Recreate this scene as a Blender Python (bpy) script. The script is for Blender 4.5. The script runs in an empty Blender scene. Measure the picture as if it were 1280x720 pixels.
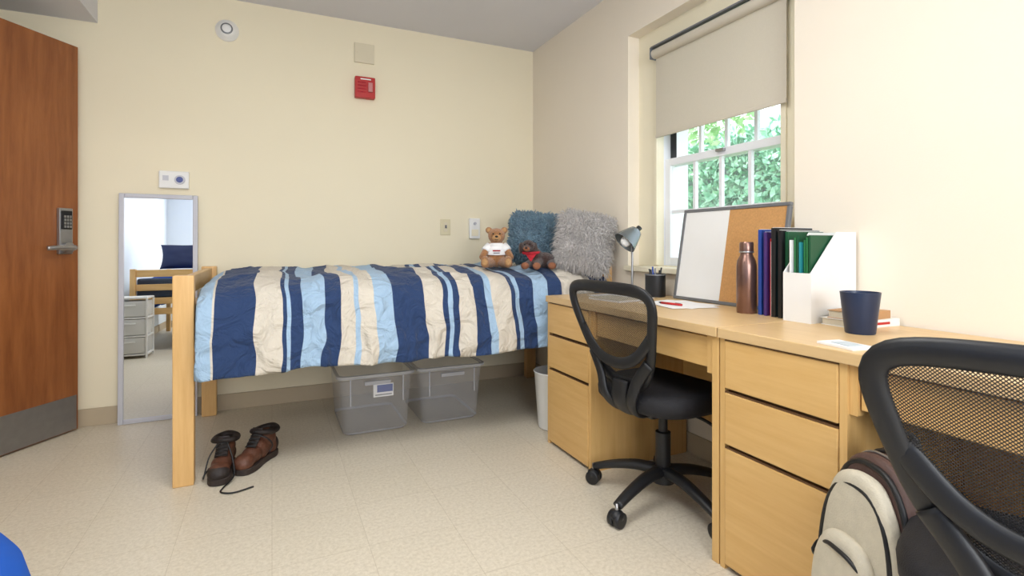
import bpy, bmesh, math, random
from mathutils import Vector, Matrix, noise
random.seed(7)
D=bpy.data; C=bpy.context
scene=C.scene
col=scene.collection
def s2l(c):
    return tuple(((x/255)/12.92 if x/255<=0.04045 else ((x/255+0.055)/1.055)**2.4) for x in c)
# ---------------------------------------------------------------- materials
def new_mat(name):
    m=D.materials.new(name); m.use_nodes=True
    nt=m.node_tree; b=nt.nodes['Principled BSDF']
    return m,nt,b
def mat(name,rgb,rough=0.6,metal=0.0,var=0.06,scale=8.0,bump=0.0,bscale=None,spec=0.5,sheen=0.0):
    m,nt,b=new_mat(name)
    c=s2l(rgb)
    tc=nt.nodes.new('ShaderNodeTexCoord'); n=nt.nodes.new('ShaderNodeTexNoise')
    n.inputs['Scale'].default_value=scale; n.inputs['Detail'].default_value=4
    nt.links.new(tc.outputs['Object'],n.inputs['Vector'])
    r=nt.nodes.new('ShaderNodeValToRGB')
    r.color_ramp.elements[0].position=0.3; r.color_ramp.elements[1].position=0.7
    r.color_ramp.elements[0].color=tuple(x*(1-var) for x in c)+(1,)
    r.color_ramp.elements[1].color=tuple(min(1,x*(1+var)) for x in c)+(1,)
    nt.links.new(n.outputs['Fac'],r.inputs['Fac']); nt.links.new(r.outputs['Color'],b.inputs['Base Color'])
    b.inputs['Roughness'].default_value=rough; b.inputs['Metallic'].default_value=metal
    b.inputs['Specular IOR Level'].default_value=spec
    if sheen: b.inputs['Sheen Weight'].default_value=sheen
    if bump:
        n2=nt.nodes.new('ShaderNodeTexNoise'); n2.inputs['Scale'].default_value=bscale or scale*6
        nt.links.new(tc.outputs['Object'],n2.inputs['Vector'])
        bp=nt.nodes.new('ShaderNodeBump'); bp.inputs['Strength'].default_value=bump; bp.inputs['Distance'].default_value=0.01
        nt.links.new(n2.outputs['Fac'],bp.inputs['Height']); nt.links.new(bp.outputs['Normal'],b.inputs['Normal'])
    return m
def wood(name,c1,c2,axis='Y',rough=0.4,stretch=14,scale=3.0):
    m,nt,b=new_mat(name)
    tc=nt.nodes.new('ShaderNodeTexCoord'); mp=nt.nodes.new('ShaderNodeMapping')
    sc=[stretch]*3; sc['XYZ'.index(axis)]=1.0
    mp.inputs['Scale'].default_value=sc
    nt.links.new(tc.outputs['Object'],mp.inputs['Vector'])
    n=nt.nodes.new('ShaderNodeTexNoise'); n.inputs['Scale'].default_value=scale; n.inputs['Detail'].default_value=8; n.inputs['Roughness'].default_value=0.65
    n.inputs['Distortion'].default_value=0.3
    nt.links.new(mp.outputs[0],n.inputs['Vector'])
    r=nt.nodes.new('ShaderNodeValToRGB'); r.color_ramp.elements[0].position=0.28; r.color_ramp.elements[1].position=0.72
    r.color_ramp.elements[0].color=s2l(c1)+(1,); r.color_ramp.elements[1].color=s2l(c2)+(1,)
    nt.links.new(n.outputs['Fac'],r.inputs['Fac']); nt.links.new(r.outputs['Color'],b.inputs['Base Color'])
    b.inputs['Roughness'].default_value=rough
    return m
M={}
M['wall']=mat('wall_paint',(241,231,204),0.75,var=0.012,scale=2,bump=0.04,bscale=180)
M['wallr']=mat('wall_paint_right_lit',(240,230,213),0.75,var=0.012,scale=2,bump=0.04,bscale=180)  # right wall's paler, pinker cast from the lighting is put into its colour
M['wallf']=mat('wall_paint_daylight_tint',(226,234,240),0.75,var=0.012,scale=2)  # cool daylight cast painted into the walls the mirror reflects
M['ceil']=mat('ceiling_paint',(220,220,226),0.85,var=0.015,scale=2)
M['trim']=mat('cream_trim',(238,230,205),0.45,var=0.01)
M['plate']=mat('painted_plate',(222,212,186),0.45,var=0.01)
M['white']=mat('white_plastic',(238,238,236),0.4,var=0.01)
M['winwhite']=mat('window_white',(236,238,242),0.4,var=0.01)
M['base']=mat('vinyl_baseboard',(188,172,146),0.6,var=0.03)
M['woodY']=wood('maple_wood_y',(206,164,104),(226,188,130),'Y')
M['woodX']=wood('maple_wood_x',(206,164,104),(226,188,130),'X')
M['woodZ']=wood('maple_wood_z',(212,166,104),(230,190,130),'Z')
M['top']=wood('desk_laminate',(208,174,124),(222,190,140),'Y',rough=0.35)
M['desky']=wood('desk_front_wood',(212,168,102),(226,186,122),'Y',rough=0.4)
M['deskz']=wood('desk_side_wood',(212,168,102),(226,186,122),'Z',rough=0.4)
M['groove']=mat('gap_shade',(98,68,38),0.7)  # dark brown stands in for shade between and behind the drawers
M['door']=wood('door_wood',(126,72,38),(166,104,58),'Z',rough=0.35,stretch=10,scale=2.2)
M['steel']=mat('brushed_steel',(170,170,172),0.3,metal=0.9,var=0.05,scale=30)
M['kick']=mat('kick_plate',(150,148,146),0.38,metal=0.7,var=0.06,scale=20)
M['black']=mat('black_plastic',(24,25,28),0.45,var=0.1)
M['blackfab']=mat('black_fabric',(22,22,27),0.7,var=0.15,scale=60,bump=0.3)
M['navy']=mat('navy_plastic',(28,46,76),0.35)
M['red']=mat('red_plastic',(186,34,34),0.4)
M['silverframe']=mat('mirror_frame_paint',(198,199,208),0.4,var=0.02)
M['paper']=mat('white_paper',(240,240,240),0.7,var=0.01)
M['bronze']=mat('bronze_steel',(136,106,96),0.28,metal=0.8,var=0.05)
M['cork']=mat('cork',(198,148,92),0.85,var=0.10,scale=140)
M['gray']=mat('gray_metal',(120,122,126),0.4,metal=0.3)
M['cream']=mat('cream_canvas',(206,198,178),0.8,var=0.05,scale=40,bump=0.2)
M['brown']=mat('brown_leather',(84,62,56),0.6,var=0.12,scale=20,bump=0.15)
M['bootb']=mat('boot_leather',(92,56,40),0.5,var=0.25,scale=25,bump=0.25)
M['bootd']=mat('boot_dark',(38,30,28),0.6,var=0.2,scale=25,bump=0.2)
M['sole']=mat('boot_sole',(48,38,34),0.7,var=0.1)
M['bear']=mat('bear_plush',(172,118,70),0.95,var=0.2,scale=90,bump=0.9,bscale=260,sheen=0.4)
M['bearl']=mat('bear_muzzle_plush',(206,160,110),0.95,var=0.15,scale=90,bump=0.9,bscale=260)
M['dog']=mat('dog_plush',(60,36,30),0.95,var=0.25,scale=90,bump=0.9,bscale=260,sheen=0.3)
M['dogl']=mat('dog_tan_plush',(160,104,74),0.95,var=0.2,scale=90,bump=0.9,bscale=260)
M['bandana']=mat('red_cloth',(170,30,44),0.9,var=0.25,scale=60)
M['fluffb']=mat('blue_fluff',(112,142,160),0.95,var=0.25,scale=30,sheen=0.3)
M['fluffg']=mat('gray_fluff',(212,207,204),0.95,var=0.12,scale=30,sheen=0.3)
M['bluefab']=mat('blue_comforter_fabric',(22,70,150),0.9,var=0.12,scale=9,bump=0.4,bscale=24,spec=0.2)
M['mattress']=mat('mattress_fabric',(70,84,110),0.8)
M['green']=mat('green_folder',(44,120,70),0.5); M['teal']=mat('teal_folder',(40,140,150),0.5)
M['bblue']=mat('blue_folder',(36,70,150),0.5); M['purple']=mat('purple_folder',(70,44,110),0.5)
M['pagetan']=mat('book_tan',(182,140,96),0.7)
M['dkgreen']=mat('dark_green_folder',(20,80,50),0.5)

def floor_mat():
    m,nt,b=new_mat('vinyl_tile_floor')
    tc=nt.nodes.new('ShaderNodeTexCoord'); br=nt.nodes.new('ShaderNodeTexBrick')
    br.offset=0; br.squash=1
    br.inputs['Scale'].default_value=1; br.inputs['Brick Width'].default_value=0.305; br.inputs['Row Height'].default_value=0.305
    br.inputs['Mortar Size'].default_value=0.0011; br.inputs['Mortar Smooth'].default_value=0.5
    br.inputs['Color1'].default_value=s2l((224,215,197))+(1,); br.inputs['Color2'].default_value=s2l((221,212,193))+(1,)
    br.inputs['Mortar'].default_value=s2l((198,187,166))+(1,)
    nt.links.new(tc.outputs['Object'],br.inputs['Vector'])
    n=nt.nodes.new('ShaderNodeTexNoise'); n.inputs['Scale'].default_value=75; n.inputs['Detail'].default_value=7; n.inputs['Roughness'].default_value=0.75
    nt.links.new(tc.outputs['Object'],n.inputs['Vector'])
    r=nt.nodes.new('ShaderNodeValToRGB'); r.color_ramp.elements[0].position=0.36; r.color_ramp.elements[1].position=0.60
    r.color_ramp.elements[0].color=(0.78,0.76,0.72,1); r.color_ramp.elements[1].color=(1,1,1,1)
    nt.links.new(n.outputs['Fac'],r.inputs['Fac'])
    mx=nt.nodes.new('ShaderNodeMixRGB'); mx.blend_type='MULTIPLY'; mx.inputs['Fac'].default_value=0.85
    nt.links.new(br.outputs['Color'],mx.inputs['Color1']); nt.links.new(r.outputs['Color'],mx.inputs['Color2'])
    nt.links.new(mx.outputs['Color'],b.inputs['Base Color'])
    b.inputs['Roughness'].default_value=0.42; b.inputs['Specular IOR Level'].default_value=0.4
    return m
M['floor']=floor_mat()
def mirror_mat():
    m,nt,b=new_mat('mirror_glass'); b.inputs['Metallic'].default_value=1; b.inputs['Roughness'].default_value=0.0
    b.inputs['Base Color'].default_value=(0.86,0.9,0.94,1); return m
M['mirror']=mirror_mat()
def trans_mat(name,rgb,alpha,rough=0.3):
    m,nt,b=new_mat(name)
    b.inputs['Base Color'].default_value=s2l(rgb)+(1,); b.inputs['Roughness'].default_value=rough
    t=nt.nodes.new('ShaderNodeBsdfTransparent'); mx=nt.nodes.new('ShaderNodeMixShader'); mx.inputs[0].default_value=alpha
    nt.links.new(t.outputs[0],mx.inputs[1]); nt.links.new(b.outputs[0],mx.inputs[2])
    nt.links.new(mx.outputs[0],nt.nodes['Material Output'].inputs['Surface']); return m
M['bin']=trans_mat('translucent_plastic',(214,216,222),0.22,0.18)
M['binrim']=trans_mat('translucent_plastic_rim',(204,206,212),0.55,0.2)
M['glass']=trans_mat('window_glass',(255,255,255),0.06,0.0)
M['drawerp']=trans_mat('frosted_plastic',(225,225,222),0.9)
def blind_mat():
    m,nt,b=new_mat('blind_fabric')
    tc=nt.nodes.new('ShaderNodeTexCoord'); n=nt.nodes.new('ShaderNodeTexNoise'); n.inputs['Scale'].default_value=150
    nt.links.new(tc.outputs['Object'],n.inputs['Vector'])
    r=nt.nodes.new('ShaderNodeValToRGB'); r.color_ramp.elements[0].color=s2l((218,210,194))+(1,); r.color_ramp.elements[1].color=s2l((226,218,202))+(1,)
    nt.links.new(n.outputs['Fac'],r.inputs['Fac']); nt.links.new(r.outputs['Color'],b.inputs['Base Color']); b.inputs['Roughness'].default_value=0.9
    t=nt.nodes.new('ShaderNodeBsdfTranslucent'); t.inputs['Color'].default_value=(0.78,0.72,0.62,1)
    mx=nt.nodes.new('ShaderNodeMixShader'); mx.inputs[0].default_value=0.24
    nt.links.new(b.outputs[0],mx.inputs[1]); nt.links.new(t.outputs[0],mx.inputs[2])
    nt.links.new(mx.outputs[0],nt.nodes['Material Output'].inputs['Surface']); return m
M['blind']=blind_mat()
def mesh_mat():
    m,nt,b=new_mat('chair_netting')
    b.inputs['Base Color'].default_value=(0.012,0.012,0.014,1); b.inputs['Roughness'].default_value=0.7
    tc=nt.nodes.new('ShaderNodeTexCoord'); sp=nt.nodes.new('ShaderNodeSeparateXYZ'); nt.links.new(tc.outputs['Object'],sp.inputs[0])
    def mth(op,a,b2=None):
        k=nt.nodes.new('ShaderNodeMath'); k.operation=op
        for i,v in enumerate((a,b2)):
            if v is None: continue
            if isinstance(v,(int,float)): k.inputs[i].default_value=v
            else: nt.links.new(v,k.inputs[i])
        return k.outputs[0]
    y,z=sp.outputs['Y'],sp.outputs['Z']
    a=mth('GREATER_THAN',mth('FRACT',mth('MULTIPLY',mth('ADD',y,z),170)),0.36)
    c=mth('GREATER_THAN',mth('FRACT',mth('MULTIPLY',mth('SUBTRACT',y,z),170)),0.36)
    hole=mth('MULTIPLY',a,c)
    t=nt.nodes.new('ShaderNodeBsdfTransparent'); mx=nt.nodes.new('ShaderNodeMixShader')
    nt.links.new(hole,mx.inputs[0]); nt.links.new(b.outputs[0],mx.inputs[1]); nt.links.new(t.outputs[0],mx.inputs[2])
    nt.links.new(mx.outputs[0],nt.nodes['Material Output'].inputs['Surface']); return m
M['net']=mesh_mat()

# ---------------------------------------------------------------- geometry helpers
def link(o,parent=None):
    col.objects.link(o)
    if parent is not None: o.parent=parent
    return o
def empty(name,loc=(0,0,0),rot=0):
    e=D.objects.new(name,None); e.location=loc; e.rotation_euler=(0,0,rot); e.empty_display_size=0.1
    col.objects.link(e); return e
def from_bm(name,bm,m,parent=None,smooth=False):
    me=D.meshes.new(name); bm.normal_update(); bm.to_mesh(me); bm.free()
    if smooth:
        for p in me.polygons: p.use_smooth=True
    o=D.objects.new(name,me)
    for mm in (m if isinstance(m,(list,tuple)) else [m]): me.materials.append(mm)
    return link(o,parent)
def box(name,x0,x1,y0,y1,z0,z1,m,parent=None,bev=0.0,seg=2):
    bm=bmesh.new(); bmesh.ops.create_cube(bm,size=1)
    for v in bm.verts:
        v.co=Vector(((x0+x1)/2+v.co.x*(x1-x0),(y0+y1)/2+v.co.y*(y1-y0),(z0+z1)/2+v.co.z*(z1-z0)))
    if bev: bmesh.ops.bevel(bm,geom=bm.edges[:],offset=bev,segments=seg,affect='EDGES',profile=0.6)
    return from_bm(name,bm,m,parent,False)
def lathe(name,prof,m,parent=None,loc=(0,0,0),seg=40,axis='Z',rot=None):
    bm=bmesh.new(); rings=[]
    for r,z in prof:
        rings.append([bm.verts.new((max(r,1e-4)*math.cos(2*math.pi*i/seg),max(r,1e-4)*math.sin(2*math.pi*i/seg),z)) for i in range(seg)])
    for a,b in zip(rings,rings[1:]):
        for i in range(seg): bm.faces.new((a[i],a[(i+1)%seg],b[(i+1)%seg],b[i]))
    bmesh.ops.remove_doubles(bm,verts=bm.verts[:],dist=2e-4*0.5)
    bmesh.ops.recalc_face_normals(bm,faces=bm.faces[:])
    if axis=='X': bmesh.ops.transform(bm,matrix=Matrix.Rotation(math.pi/2,4,'Y'),verts=bm.verts[:])
    if axis=='Y': bmesh.ops.transform(bm,matrix=Matrix.Rotation(math.pi/2,4,'X'),verts=bm.verts[:])
    if rot is not None: bmesh.ops.transform(bm,matrix=rot,verts=bm.verts[:])
    bmesh.ops.translate(bm,vec=Vector(loc),verts=bm.verts[:])
    o=from_bm(name,bm,m,parent,True)
    md=o.modifiers.new('es','EDGE_SPLIT'); md.split_angle=math.radians(40)
    return o
def catmull(P,n,closed=False):
    P=[Vector(p) for p in P]; out=[]; N=len(P)
    rng=range(N) if closed else range(N-1)
    for i in rng:
        if closed: p0,p1,p2,p3=P[(i-1)%N],P[i],P[(i+1)%N],P[(i+2)%N]
        else: p0=P[max(i-1,0)];p1=P[i];p2=P[i+1];p3=P[min(i+2,N-1)]
        for k in range(n):
            t=k/n
            out.append(0.5*((2*p1)+(-p0+p2)*t+(2*p0-5*p1+4*p2-p3)*t*t+(-p0+3*p1-3*p2+p3)*t**3))
    if not closed: out.append(P[-1])
    return out
def tube_bm(bm,pts,ra,rb=None,up=None,closed=False,seg=10):
    rb=rb if rb is not None else ra
    pts=[Vector(p) for p in pts]; N=len(pts); rings=[]; a=None
    for i,p in enumerate(pts):
        if closed: t=(pts[(i+1)%N]-pts[i-1])
        else: t=pts[min(i+1,N-1)]-pts[max(i-1,0)]
        t.normalize()
        if up is not None: a=Vector(up)-t*t.dot(Vector(up))
        elif a is None:
            a=Vector((0,0,1)) if abs(t.z)<0.9 else Vector((1,0,0)); a=a-t*t.dot(a)
        else: a=a-t*t.dot(a)
        a.normalize(); b=t.cross(a)
        f=lambda r:(r[i] if isinstance(r,(list,tuple)) else r)
        rings.append([bm.verts.new(p+a*f(ra)*math.cos(2*math.pi*k/seg)+b*f(rb)*math.sin(2*math.pi*k/seg)) for k in range(seg)])
    pairs=list(zip(rings,rings[1:]))
    if closed: pairs.append((rings[-1],rings[0]))
    for A,B in pairs:
        for k in range(seg): bm.faces.new((A[k],A[(k+1)%seg],B[(k+1)%seg],B[k]))
    if not closed:
        bm.faces.new(rings[0][::-1]); bm.faces.new(rings[-1])
def tube(name,pts,ra,m,parent=None,rb=None,up=None,closed=False,seg=12,sm=0):
    if sm: pts=catmull(pts,sm,closed)
    bm=bmesh.new(); tube_bm(bm,pts,ra,rb,up,closed,seg)
    bmesh.ops.recalc_face_normals(bm,faces=bm.faces[:])
    return from_bm(name,bm,m,parent,True)
def ell_bm(bm,c,r,rot=None,seg=20):
    mt=Matrix.Translation(Vector(c))
    if rot is not None: mt=mt@rot
    mt=mt@Matrix.Diagonal((r[0],r[1],r[2],1))
    return bmesh.ops.create_uvsphere(bm,u_segments=seg,v_segments=seg//2+2,radius=1,matrix=mt)
def ell(name,c,r,m,parent=None,rot=None,seg=24):
    bm=bmesh.new(); ell_bm(bm,c,r,rot,seg); return from_bm(name,bm,m,parent,True)
def blob(name,ells,limbs,m,parent=None,vox=0.005,smooth=6):
    bm=bmesh.new()
    for e in ells: ell_bm(bm,*e)
    for (p,q,r0,r1) in limbs:
        pts=[Vector(p).lerp(Vector(q),k/8) for k in range(9)]; rr=[r0+(r1-r0)*k/8 for k in range(9)]
        tube_bm(bm,pts,rr,seg=14); ell_bm(bm,p,(r0,)*3); ell_bm(bm,q,(r1,)*3)
    bmesh.ops.recalc_face_normals(bm,faces=bm.faces[:])
    o=from_bm(name,bm,m,parent,True)
    rm=o.modifiers.new('re','REMESH'); rm.mode='VOXEL'; rm.voxel_size=vox; rm.use_smooth_shade=True
    sm=o.modifiers.new('sm','SMOOTH'); sm.factor=0.5; sm.iterations=smooth
    return o
def gridsurf(name,f,nu,nv,m,parent=None,solid=0.0,off=0.0):
    bm=bmesh.new(); uvl=bm.loops.layers.uv.new('UVMap')
    V=[[bm.verts.new(f(i/nu,j/nv)) for j in range(nv+1)] for i in range(nu+1)]
    for i in range(nu):
        for j in range(nv):
            fc=bm.faces.new((V[i][j],V[i+1][j],V[i+1][j+1],V[i][j+1]))
            for lp,(a,b) in zip(fc.loops,((i,j),(i+1,j),(i+1,j+1),(i,j+1))): lp[uvl].uv=(a/nu,b/nv)
    o=from_bm(name,bm,m,parent,True)
    if solid:
        s=o.modifiers.new('s','SOLIDIFY'); s.thickness=solid; s.offset=off
    return o

# ---------------------------------------------------------------- camera
FPX=649.0; YH=305.0; H=1.04
yaw=math.atan(300/FPX)
cd=D.cameras.new('camera'); cam=D.objects.new('camera',cd); col.objects.link(cam)
cd.sensor_width=36; cd.lens=FPX/1280*36; cd.shift_y=-(360-YH)/1280; cd.clip_start=0.02
cam.location=(0,0,H); cam.rotation_euler=(math.pi/2,0,-yaw); scene.camera=cam
def px2x(px,y):
    t=(px-640)/FPX
    return y*(0.9077*t+0.4196)/(-0.4196*t+0.9077)

# ---------------------------------------------------------------- room shell
XL,XR,YF,YB,ZC=-1.5,1.9,-2.3,3.71,2.58
box('floor',XL-1.4,XR+0.3,YF-0.1,YB+0.1,-0.1,0,M['floor'])
box('ceiling',XL-1.4,XR+0.35,YF-0.1,YB+0.1,ZC,ZC+0.1,M['ceil'])
box('wall_back',XL-0.1,XR+0.35,YB,YB+0.1,0,ZC,M['wall'])
box('wall_front',XL-0.1,XR+0.35,YF-0.1,YF,0,ZC,M['wallf'])
wy0,wy1,wz0,wz1=1.413,2.485,0.88,2.262
wr=empty('wall_right')
box('below_window',XR,XR+0.3,wy0,wy1,0,wz0,M['wallr'],wr)
box('above_window',XR,XR+0.3,wy0,wy1,wz1,ZC,M['wallr'],wr)
box('far_part',XR,XR+0.3,wy1,YB,0,ZC,M['wallr'],wr)
box('near_part',XR,XR+0.3,YF,wy0,0,ZC,M['wallr'],wr)
dy0,dy1,dz=2.00,2.93,2.16
wl=empty('wall_left')
box('near_part',XL-0.1,XL,YF,dy0,0,ZC,M['wallf'],wl)
box('far_part',XL-0.1,XL,dy1,YB,0,ZC,M['wall'],wl)
box('above_door',XL-0.1,XL,dy0,dy1,dz,ZC,M['wall'],wl)
hw=empty('wall_hallway')
box('hall_far',XL-1.4,XL-1.3,YF,YB,0,ZC,M['wall'],hw)
box('hall_end_1',XL-1.3,XL-0.1,YB,YB+0.1,0,ZC,M['wall'],hw)
box('hall_end_2',XL-1.3,XL-0.1,YF-0.1,YF,0,ZC,M['wall'],hw)
box('trim_soffit',XL,-0.91,YF,YB,2.31,ZC,M['ceil'])
box('baseboard_back',XL,XR,YB-0.012,YB,0,0.1,M['base'],bev=0.003)
box('baseboard_right',XR-0.012,XR,YF,YB-0.012,0,0.1,M['base'],bev=0.003)
bl=empty('baseboard_left')
box('near_part',XL,XL+0.012,YF,dy0-0.06,0,0.1,M['base'],bl)
box('far_part',XL,XL+0.012,dy1+0.06,YB-0.012,0,0.1,M['base'],bl)
box('baseboard_front',XL,XR,YF,YF+0.012,0,0.1,M['base'])
tf=empty('trim_door_frame')
box('jamb_near',XL-0.1,XL+0.012,dy0-0.05,dy0,0,dz+0.05,M['gray'],tf)
box('jamb_far',XL-0.1,XL+0.012,dy1,dy1+0.05,0,dz+0.05,M['gray'],tf)
box('head',XL-0.1,XL+0.012,dy0,dy1,dz,dz+0.05,M['gray'],tf)

# ---------------------------------------------------------------- door
ang=math.atan2(-0.843,-0.559)
door=empty('door_1',(-0.985,3.655,0),ang)
box('leaf',0,0.90,-0.045,0,0.008,2.14,M['door'],door,bev=0.002)
box('kick_plate',0.01,0.89,0.0,0.002,0.012,0.20,M['kick'],door)
box('lock_plate',0.045,0.120,0,0.02,0.985,1.235,M['steel'],door,bev=0.006)
box('keypad',0.055,0.110,0.02,0.028,1.12,1.22,M['black'],door,bev=0.003)
for i in range(3):
    for j in range(4):
        box('key_%d_%d'%(i,j),0.062+i*0.015,0.072+i*0.015,0.028,0.031,1.128+j*0.018,1.141+j*0.018,M['steel'],door)
lathe('lever_rose',[(0.0,0),(0.030,0),(0.030,0.02),(0.014,0.024),(0.014,0.055),(0,0.055)],M['steel'],door,loc=(0.082,0.02,1.02),axis='Y',rot=Matrix.Rotation(math.pi,4,'X'))
tube('lever',[(0.08,0.07,1.02),(0.12,0.072,1.02),(0.18,0.07,1.02),(0.215,0.060,1.018)],0.012,M['steel'],door,sm=4)
box('edge_strip',-0.001,0.0,-0.035,-0.010,0.94,1.16,M['steel'],door)

# ---------------------------------------------------------------- window
win=empty('window_1')
cx=1.98; oy0,oy1,oz0,oz1=1.53,2.315,0.92,2.14
W=M['trim']
box('casing_far',cx,cx+0.04,oy1,wy1,wz0,wz1,W,win); box('casing_near',cx,cx+0.04,wy0,oy0,wz0,wz1,W,win)
box('casing_top',cx,cx+0.04,oy0,oy1,oz1,wz1,W,win); box('casing_bottom',cx,cx+0.04,oy0,oy1,wz0,oz0,W,win)
box('casing_bead_top',cx-0.012,cx,oy0,oy1,oz1+0.01,oz1+0.035,W,win,bev=0.003)
box('casing_bead_far',cx-0.012,cx,oy1,oy1+0.025,oz0,oz1+0.035,W,win,bev=0.003)
box('casing_bead_near',cx-0.012,cx,oy0-0.025,oy0,oz0,oz1+0.035,W,win,bev=0.003)
box('jamb_far',cx+0.04,2.2,oy1,oy1+0.05,oz0-0.03,oz1+0.03,M['winwhite'],win); box('jamb_near',cx+0.04,2.2,oy0-0.05,oy0,oz0-0.03,oz1+0.03,M['winwhite'],win)
box('jamb_top',cx+0.04,2.2,oy0,oy1,oz1,oz1+0.03,M['winwhite'],win); box('jamb_bottom',cx+0.04,2.2,oy0,oy1,oz0-0.03,oz0,M['winwhite'],win)
def sash(tag,x0,x1,z0,z1,nv,hz):
    s=0.04
    box(tag+'_stile_1',x0,x1,oy0,oy0+s,z0,z1,M['winwhite'],win,bev=0.003); box(tag+'_stile_2',x0,x1,oy1-s,oy1,z0,z1,M['winwhite'],win,bev=0.003)
    box(tag+'_rail_1',x0,x1,oy0+s,oy1-s,z0,z0+0.045,M['winwhite'],win,bev=0.003); box(tag+'_rail_2',x0,x1,oy0+s,oy1-s,z1-0.04,z1,M['winwhite'],win,bev=0.003)
    for i in range(1,nv+1):
        y=oy0+s+(oy1-oy0-2*s)*i/(nv+1); box(tag+'_muntin_%d'%i,x0+0.008,x1-0.008,y-0.009,y+0.009,z0,z1,M['winwhite'],win)
    for k,h in enumerate(hz): box(tag+'_cross_%d'%k,x0+0.010,x1-0.010,oy0+s,oy1-s,h-0.009,h+0.009,M['winwhite'],win)
    xm=(x0+x1)/2; box(tag+'_pane',xm-0.001,xm+0.001,oy0+s,oy1-s,z0+0.04,z1-0.04,M['glass'],win)
sash('lower_sash',2.03,2.065,oz0,1.52,3,[1.22])
sash('upper_sash',2.07,2.105,1.48,oz1,3,[1.80])
box('sash_lock',2.01,2.03,1.88,1.93,1.50,1.515,M['steel'],win,bev=0.003)
box('sash_channel',2.066,2.069,oy1-0.05,oy1-0.004,1.525,oz1,M['black'],win)
box('trim_window_sill',1.862,2.03,wy0+0.005,wy1-0.005,0.885,0.915,W,None,bev=0.006)
bd=empty('roller_blind')
box('fabric',1.951,1.953,1.488,2.300,1.648,2.10,M['blind'],bd)
box('hem_bar',1.946,1.958,1.488,2.300,1.632,1.650,M['blind'],bd,bev=0.004)
lathe('roller',[(0,0),(0.026,0),(0.026,0.815),(0,0.815)],M['blind'],bd,loc=(1.942,2.302,2.10),axis='Y')
box('bracket_far',1.915,1.968,2.304,2.312,2.07,2.135,M['gray'],bd,bev=0.002); box('bracket_near',1.915,1.968,1.476,1.484,2.07,2.135,M['gray'],bd,bev=0.002)
box('valance',1.915,1.968,1.484,2.304,2.130,2.138,M['gray'],bd)

# ---------------------------------------------------------------- outdoors
def leafmat(name,c1,c2):
    lm,lnt,lb=new_mat(name)
    oi=lnt.nodes.new('ShaderNodeTexCoord'); ln=lnt.nodes.new('ShaderNodeTexNoise'); ln.inputs['Scale'].default_value=4.5
    lnt.links.new(oi.outputs['Object'],ln.inputs['Vector'])
    lr=lnt.nodes.new('ShaderNodeValToRGB'); lr.color_ramp.elements[0].position=0.35; lr.color_ramp.elements[1].position=0.65
    lr.color_ramp.elements[0].color=s2l(c1)+(1,); lr.color_ramp.elements[1].color=s2l(c2)+(1,)
    lnt.links.new(ln.outputs['Fac'],lr.inputs['Fac']); lnt.links.new(lr.outputs['Color'],lb.inputs['Base Color']); lb.inputs['Roughness'].default_value=0.6
    return lm
M['leaf']=leafmat('tree_leaf',(160,204,140),(212,238,196)); M['ivy']=leafmat('ivy_leaf',(140,200,172),(200,234,214))
M['brickout']=mat('pale_stone',(196,208,214),0.9,var=0.1)
M['lawn']=mat('lawn',(96,140,70),0.9,var=0.2)
box('ground_outside',2.3,22,-6,22,-0.6,-0.5,M['lawn'])
box('building_outside',8.2,8.6,2,14,-0.5,3.3,M['brickout'])
def leaves(name,n,fn,size,m):
    bm=bmesh.new()
    for i in range(n):
        p=Vector(fn()); s=size*random.uniform(0.6,1.3)
        a=Vector((random.gauss(0,1),random.gauss(0,1),random.gauss(0,1))).normalized(); b=a.cross(Vector((random.gauss(0,1),random.gauss(0,1),random.gauss(0,1)))).normalized()
        vs=[bm.verts.new(p-a*s),bm.verts.new(p+b*s*0.55),bm.verts.new(p+a*s),bm.verts.new(p-b*s*0.55)]
        bm.faces.new(vs)
    return from_bm(name,bm,m)
leaves('ivy_on_building',15000,lambda:(8.1-random.random()*0.2,random.uniform(3.5,12),random.uniform(-0.5,3.3-0.25*random.random())),0.085,M['ivy'])
tr=empty('tree_outside')
def tp():
    c=random.choice([(6.2,7.6,3.6,0.9),(6.4,6.3,3.3,0.7),(6.0,5.2,3.7,0.8),(6.8,8.6,2.9,0.7),(6.2,6.6,4.1,0.8)])
    d=Vector((random.gauss(0,1),random.gauss(0,1),random.gauss(0,1))).normalized()*c[3]*random.random()**0.4
    return (c[0]+d.x,c[1]+d.y*1.2,c[2]+d.z)
o=leaves('foliage',3600,tp,0.08,M['leaf']); o.parent=tr
tube('trunk',[(6.5,9.2,-0.5),(6.5,9.1,1.5),(6.4,8.4,2.6),(6.2,7.5,3.2)],[0.12]*7+[0.10]*6+[0.05]*6,M['brown'],tr,sm=6)

# ---------------------------------------------------------------- wall fixtures
e=empty('smoke_detector')
lathe('base',[(0,0),(0.066,0),(0.066,0.012),(0.055,0.02),(0.050,0.034),(0.030,0.046),(0,0.048)],M['white'],e,loc=(-0.255,YB,2.377),axis='Y')
lathe('grille',[(0.026,0.046),(0.034,0.043),(0.034,0.047),(0.026,0.050)],M['gray'],e,loc=(-0.255,YB,2.377),axis='Y')
e=empty('blank_wall_plate'); box('plate',0.515,0.65,YB-0.014,YB,2.295,2.43,M['plate'],e,bev=0.004)
for x in (0.535,0.63): lathe('screw',[(0,0),(0.004,0),(0.003,0.002),(0,0.002)],M['plate'],e,loc=(x,YB-0.014,2.365),axis='Y',seg=10)
e=empty('fire_alarm'); box('body',0.515,0.65,YB-0.05,YB,2.045,2.19,M['red'],e,bev=0.008)
box('strobe_lens',0.60,0.630,YB-0.066,YB-0.05,2.085,2.15,mat('strobe_plastic',(200,130,130),0.3),e,bev=0.006)
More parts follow.
